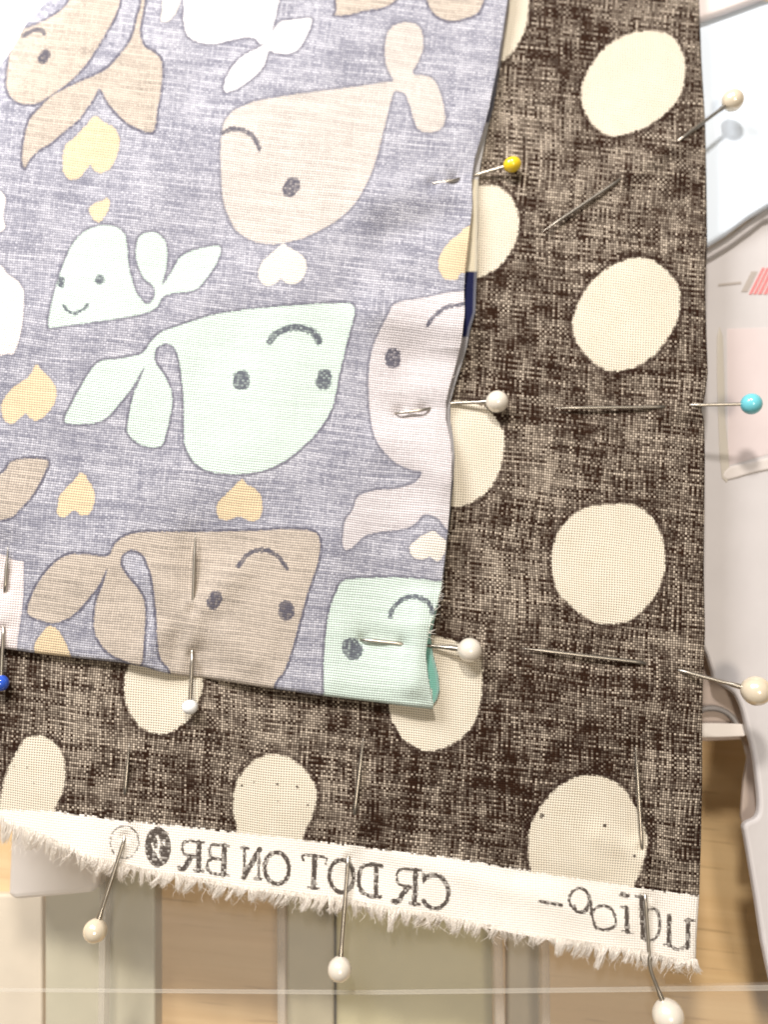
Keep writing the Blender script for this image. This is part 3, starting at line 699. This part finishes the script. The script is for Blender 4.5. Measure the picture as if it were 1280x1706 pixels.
0 and slab('rib', [(1236,945),(1243,945),(1262,1010),(1272,1085),(1264,1085),(1254,1012)], TOPZ+0.5, 0.6, M_RIB, tray, 0.25, 2)
slab('pink_panel', [(1212,547),(1300,545),(1400,545),(1400,740),(1300,752),(1214,776)], TOPZ+0.06, 0.3, simple('pink tinted plastic', (0.62,0.53,0.515), 0.45, bumpscale=200, var=0.08), tray, 0.15, 0)
M_PR = simple('red print', (0.66, 0.20, 0.20), 0.6); M_PG = simple('grey print', (0.40, 0.35, 0.31), 0.6)
for x, wd in ((1249,4.5),(1256.5,4.5),(1264,5.5),(1273,5.5),(1282,5)):
    slab('printed_stripe', [(x,490),(x+wd,490),(x+wd+22,446),(x+22,446)], TOPZ+0.12, 0.15, M_PR, tray, 0, 0)
slab('printed_stripe', [(1236,486),(1246,486),(1263,452),(1253,452)], TOPZ+0.12, 0.15, M_PG, tray, 0, 0)
slab('printed_line', [(1198,473),(1236,469),(1236,472.5),(1198,476.5)], TOPZ+0.12, 0.15, M_PG, tray, 0, 0)
# bracket under the tray, with loop and milky bar
brk = empty('plastic_catch', V(1210, 1210, TZ)); tag(brk, 'small plastic catch with milky bar and grey loop over the wood', 'catch')
slab('plate', [(1120,1080),(1180,1085),(1240,1130),(1268,1220),(1278,1320),(1276,1352),(1262,1366),(1243,1374),(1236,1360),(1240,1300),(1238,1232),(1120,1228)], -11.0, 1.0, M_FROST2, brk, 0.3, 2)
slab('bar', [(1120,1207),(1160,1205),(1235,1206),(1244,1210),(1246,1220),(1241,1227),(1160,1229),(1120,1229)], -9.0, 1.6, simple('milky bar', (0.80,0.74,0.68), 0.35), brk, 0.6, 2)
lines = []
bmv = [V(1186+46*math.cos(a), 1222+42*math.sin(a), -9.8) for a in [math.radians(190+k*8) for k in range(21)]]
tubes('loop', [(bmv, 0.5*MM)], 0, M_GREYC, brk, None, 1.0)
# white enamel dish at the top right, catching the lamp
dish = empty('white_dish', V(1260, 150, TZ)); tag(dish, 'blown out glossy white dish behind the top right pin', 'dish')
def dish_mesh():
    # shallow bowl: lathe profile (radius, height) in mm round its own centre
    prof = [(0,-8.6),(14,-8.4),(24,-7.6),(30,-6.2),(33,-3.6),(34.2,-2.4),(35.4,-2.2),(36.2,-3.0),(35.2,-6),(32,-11),(26,-15),(0,-15.5)]
    c = V(1405, 235, 0); bm = bmesh.new(); rings = []
    for r, z in prof:
        rings.append([bm.verts.new((c.x+r*MM*math.cos(k*math.pi/48), c.y+r*MM*math.sin(k*math.pi/48), z*MM)) for k in range(96)])
    for a, b_ in zip(rings[:-1], rings[1:]):
        for k in range(96): bm.faces.new((a[k], a[(k+1) % 96], b_[(k+1) % 96], b_[k]))
    bmesh.ops.remove_doubles(bm, verts=bm.verts, dist=1e-7); bmesh.ops.recalc_face_normals(bm, faces=bm.faces)
    return bm
slab('base_plate', [(1080,-60),(1180,20),(1260,0),(1420,-20),(1420,318),(1320,325),(1288,338),(1250,361),(1215,387),(1182,407),(1150,424),(1100,440)], -3.2, 2.6, M_WHITEP, dish, 0.8, 0)
slab('rim', [(1100,50),(1172,30),(1240,6),(1300,-14),(1420,-40),(1420,-80),(1300,-60),(1230,-34),(1160,-20),(1100,-20)], -1.4, 2.0, simple('milky rim',(0.80,0.72,0.70),0.35), dish, 0.9, 2)
# white sheet added behind the rolled top left corner in place of overexposed table
sh = slab('overexposure_card', rect(-200,-200,220,260), -9, 0.6, simple('added white card', (0.93,0.93,0.92), 0.7), None, 0.1, 0)
tag(sh, 'added white card standing in for overexposed table behind the rolled top left corner of the whale fabric', 'card')

# clear case under the selvage with dividers and packets inside
case = empty('clear_case', V(500, 1600, TZ)); tag(case, 'clear plastic case with upright dividers on the wooden table under the selvage', 'case')
slab('lid', [(-150,1250),(1110,1250),(1110,1641),(1400,1636),(1400,1900),(-150,1900)], -1.2, 0.8, M_CLEAR, case, 0.2, 0)
slab('lid_ridge', [(-150,1646),(620,1650),(1400,1640),(1400,1650),(620,1658),(-150,1652)], -0.9, 0.3, simple('lid ridge', (0.74,0.70,0.62), 0.3, transp=0.8), case, 0.2, 0)
for x0, x1, xb0, xb1 in ((166,177,160,171),(462,476,461,474),(818,834,829,845)):
    slab('divider', [(x0,1380),(x1,1380),(xb1,1850),(xb0,1850)] if x0 < 400 else [(x0-2,1380),(x1-2,1380),(xb1+2,1850),(xb0+2,1850)], -14.0, 3.0, M_WALL, case, 0.2, 0)
slab('side_wall', [(900,1380),(914,1380),(920,1850),(906,1850)], -16.0, 4.0, M_WALL, case, 0.2, 0)
def packet(label, poly, z, th, c, rough=0.5):
    o = slab('packet', poly, z, th, simple('packet card', c, rough, var=0.12, bumpscale=90), None, 0.5, 0)
    return tag(o, label, 'packet', 'packets inside the clear case')
lidbox = slab('white_box', [(20,1300),(162,1300),(165,1478),(150,1488),(90,1494),(20,1500),(12,1490),(16,1400)], -13.0, 8.0, simple('white plastic', (0.80,0.73,0.66), 0.4), None, 1.0, 0)
tag(lidbox, 'white plastic box with rounded corners at the left end of the case', 'box')
packet('pale pinkish packet in the bottom left corner of the case', rect(-150,1490,70,1900), -25.0, 2.6, (0.64,0.555,0.43))
packet('olive grey packet under the cream pearl pin', rect(74,1380,258,1900), -22.0, 5.5, (0.50,0.46,0.33))
packet('narrow grey packet right of the middle divider', rect(478,1380,556,1900), -21.0, 6.5, (0.52,0.46,0.31))
packet('wide olive green packet under the middle pearl pin', rect(560,1380,822,1900), -23.0, 4.6, (0.66,0.60,0.36))
packet('greyish packet at the right end of the case', rect(846,1380,900,1900), -25.0, 2.6, (0.58,0.50,0.36))
